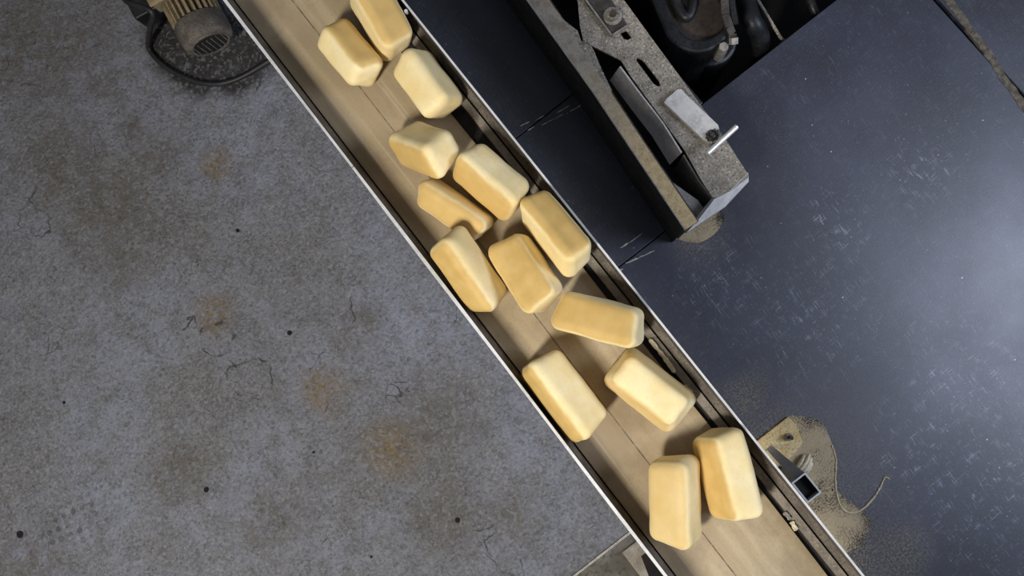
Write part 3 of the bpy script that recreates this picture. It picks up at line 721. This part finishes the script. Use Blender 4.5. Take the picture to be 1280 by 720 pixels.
# ------------------------------------------------------------------ gear motor beside the conveyor
mo = thing('gear_motor', 'dusty electric motor with ribbed body and slotted fan cover, left of conveyor', 'motor', (-.28, 1.55, 0))
AX = Vector((.17, .985, .10)).normalized(); SD = Vector((AX.y, -AX.x, 0)).normalized(); UP = SD.cross(AX)
E0 = at(263, 54, .15); E0.z = .15
def ring_tube(prof, n=40, caps=True):
    bm = N(); rings = []
    for (s, r) in prof:
        c = E0 + AX * s
        rings.append([bm.verts.new(c + (SD * math.cos(a) + UP * math.sin(a)) * r) for a in [2 * math.pi * k / n for k in range(n)]])
    for A, B in zip(rings, rings[1:]):
        for k in range(n): bm.faces.new((A[k], A[(k + 1) % n], B[(k + 1) % n], B[k]))
    if caps: bm.faces.new(rings[0][::-1]); bm.faces.new(rings[-1])
    return bm
cvv = build('fan_cover', ring_tube([(-.002, .074), (.002, .083), (.012, .088), (.03, .091), (.078, .091), (.085, .084)]), M['motor'], mo, True)
bm = ring_tube([(-.0035, .064), (-.001, .064)]); build('grille_back', bm, M['pit'], cvv)
bm = N()
for k in range(-3, 4):
    x = k * .0175; hgt = math.sqrt(max(0, .066 ** 2 - x * x))
    if k % 2 == 0 or True:
        c = E0 + SD * x - AX * .005
        tube(bm, [c + UP * min(hgt, .036), c - UP * hgt], .0027, 6)
build('grille_bars', bm, M['motor'], cvv)
bm = ring_tube([(-.006, .062), (-.007, .0685), (-.002, .0705), (-.001, .062), (-.006, .062)], caps=False); build('grille_ring', bm, M['motor'], cvv)
bm = ring_tube([(.07, .070), (.36, .070)]); bd = build('motor_body', bm, M['termbox'], mo, True)
for k in range(26):
    a = 2 * math.pi * k / 26 + .05
    rd = SD * math.cos(a) + UP * math.sin(a); tg = -SD * math.sin(a) + UP * math.cos(a)
    bm = N(); v = []
    for s in (.084, .35):
        for r in (.068, .089):
            for t_ in (-.0032, .0032): v.append(bm.verts.new(E0 + AX * s + rd * r + tg * t_))
    for f in ((0, 1, 3, 2), (4, 6, 7, 5), (0, 4, 5, 1), (2, 3, 7, 6), (0, 2, 6, 4), (1, 5, 7, 3)): bm.faces.new([v[i] for i in f])
    build('cooling_fin', bm, M['fins'], bd)
bm = N(); c = E0 + AX * .265 - SD * .035
def obox(bm, c, hx, hy, z0, z1):
    v = [bm.verts.new(Vector((c.x, c.y, 0)) + SD * sx * hx + AX * sy * hy + UP * z) for z in (z0, z1) for sy in (-1, 1) for sx in (-1, 1)]
    for f in ((0, 2, 3, 1), (4, 5, 7, 6), (0, 1, 5, 4), (2, 6, 7, 3), (0, 4, 6, 2), (1, 3, 7, 5)): bm.faces.new([v[i] for i in f])
obox(bm, c, .062, .085, .20, .262); tb = build('terminal_box', bm, M['termbox'], mo, False, .004)
bm = N(); obox(bm, c, .066, .089, .262, .272); build('box_lid', bm, M['fins'], tb, False, .003)
bm = N(); g0 = E0 + AX * .25 - SD * .095; g0.z = .225; tube(bm, [g0, g0 - SD * .05], .013, 10); build('cable_gland', bm, M['edge'], tb)
bm = N(); obox(bm, E0 + AX * .44, .10, .085, .03, .26); build('gearbox', bm, M['machine'], mo, False, .012)
bm = N(); obox(bm, E0 + AX * .22, .07, .10, 0, .085); build('motor_foot', bm, M['machine'], mo, False, .003)
bm = N(); obox(bm, E0 + AX * .34 - SD * .165, .055, .075, 0, .10); build('mounting_block', bm, M['machine'], mo, False, .006)
pc = spline([g0 - SD * .0515, g0 - SD * .085 + Vector((0, -.012, 0)), at(189, 14, .23), at(188, 32, .17), at(186, 48, .07), at(186, 60, .016), at(196, 74, .011), at(215, 89, .011), at(245, 102, .011), at(270, 105, .011), at(290, 101, .011), at(310, 92, .011), at(335, 77, .011), at(375, 52, .011)], 8)
bm = N(); tube(bm, pc, .0095, 10)
o = build('power_cable', bm, M['rubber'], None, True, 0, (pc[40].x, pc[40].y, 0)); tag(o, 'black power cable looping on the floor around the electric motor', 'cable')
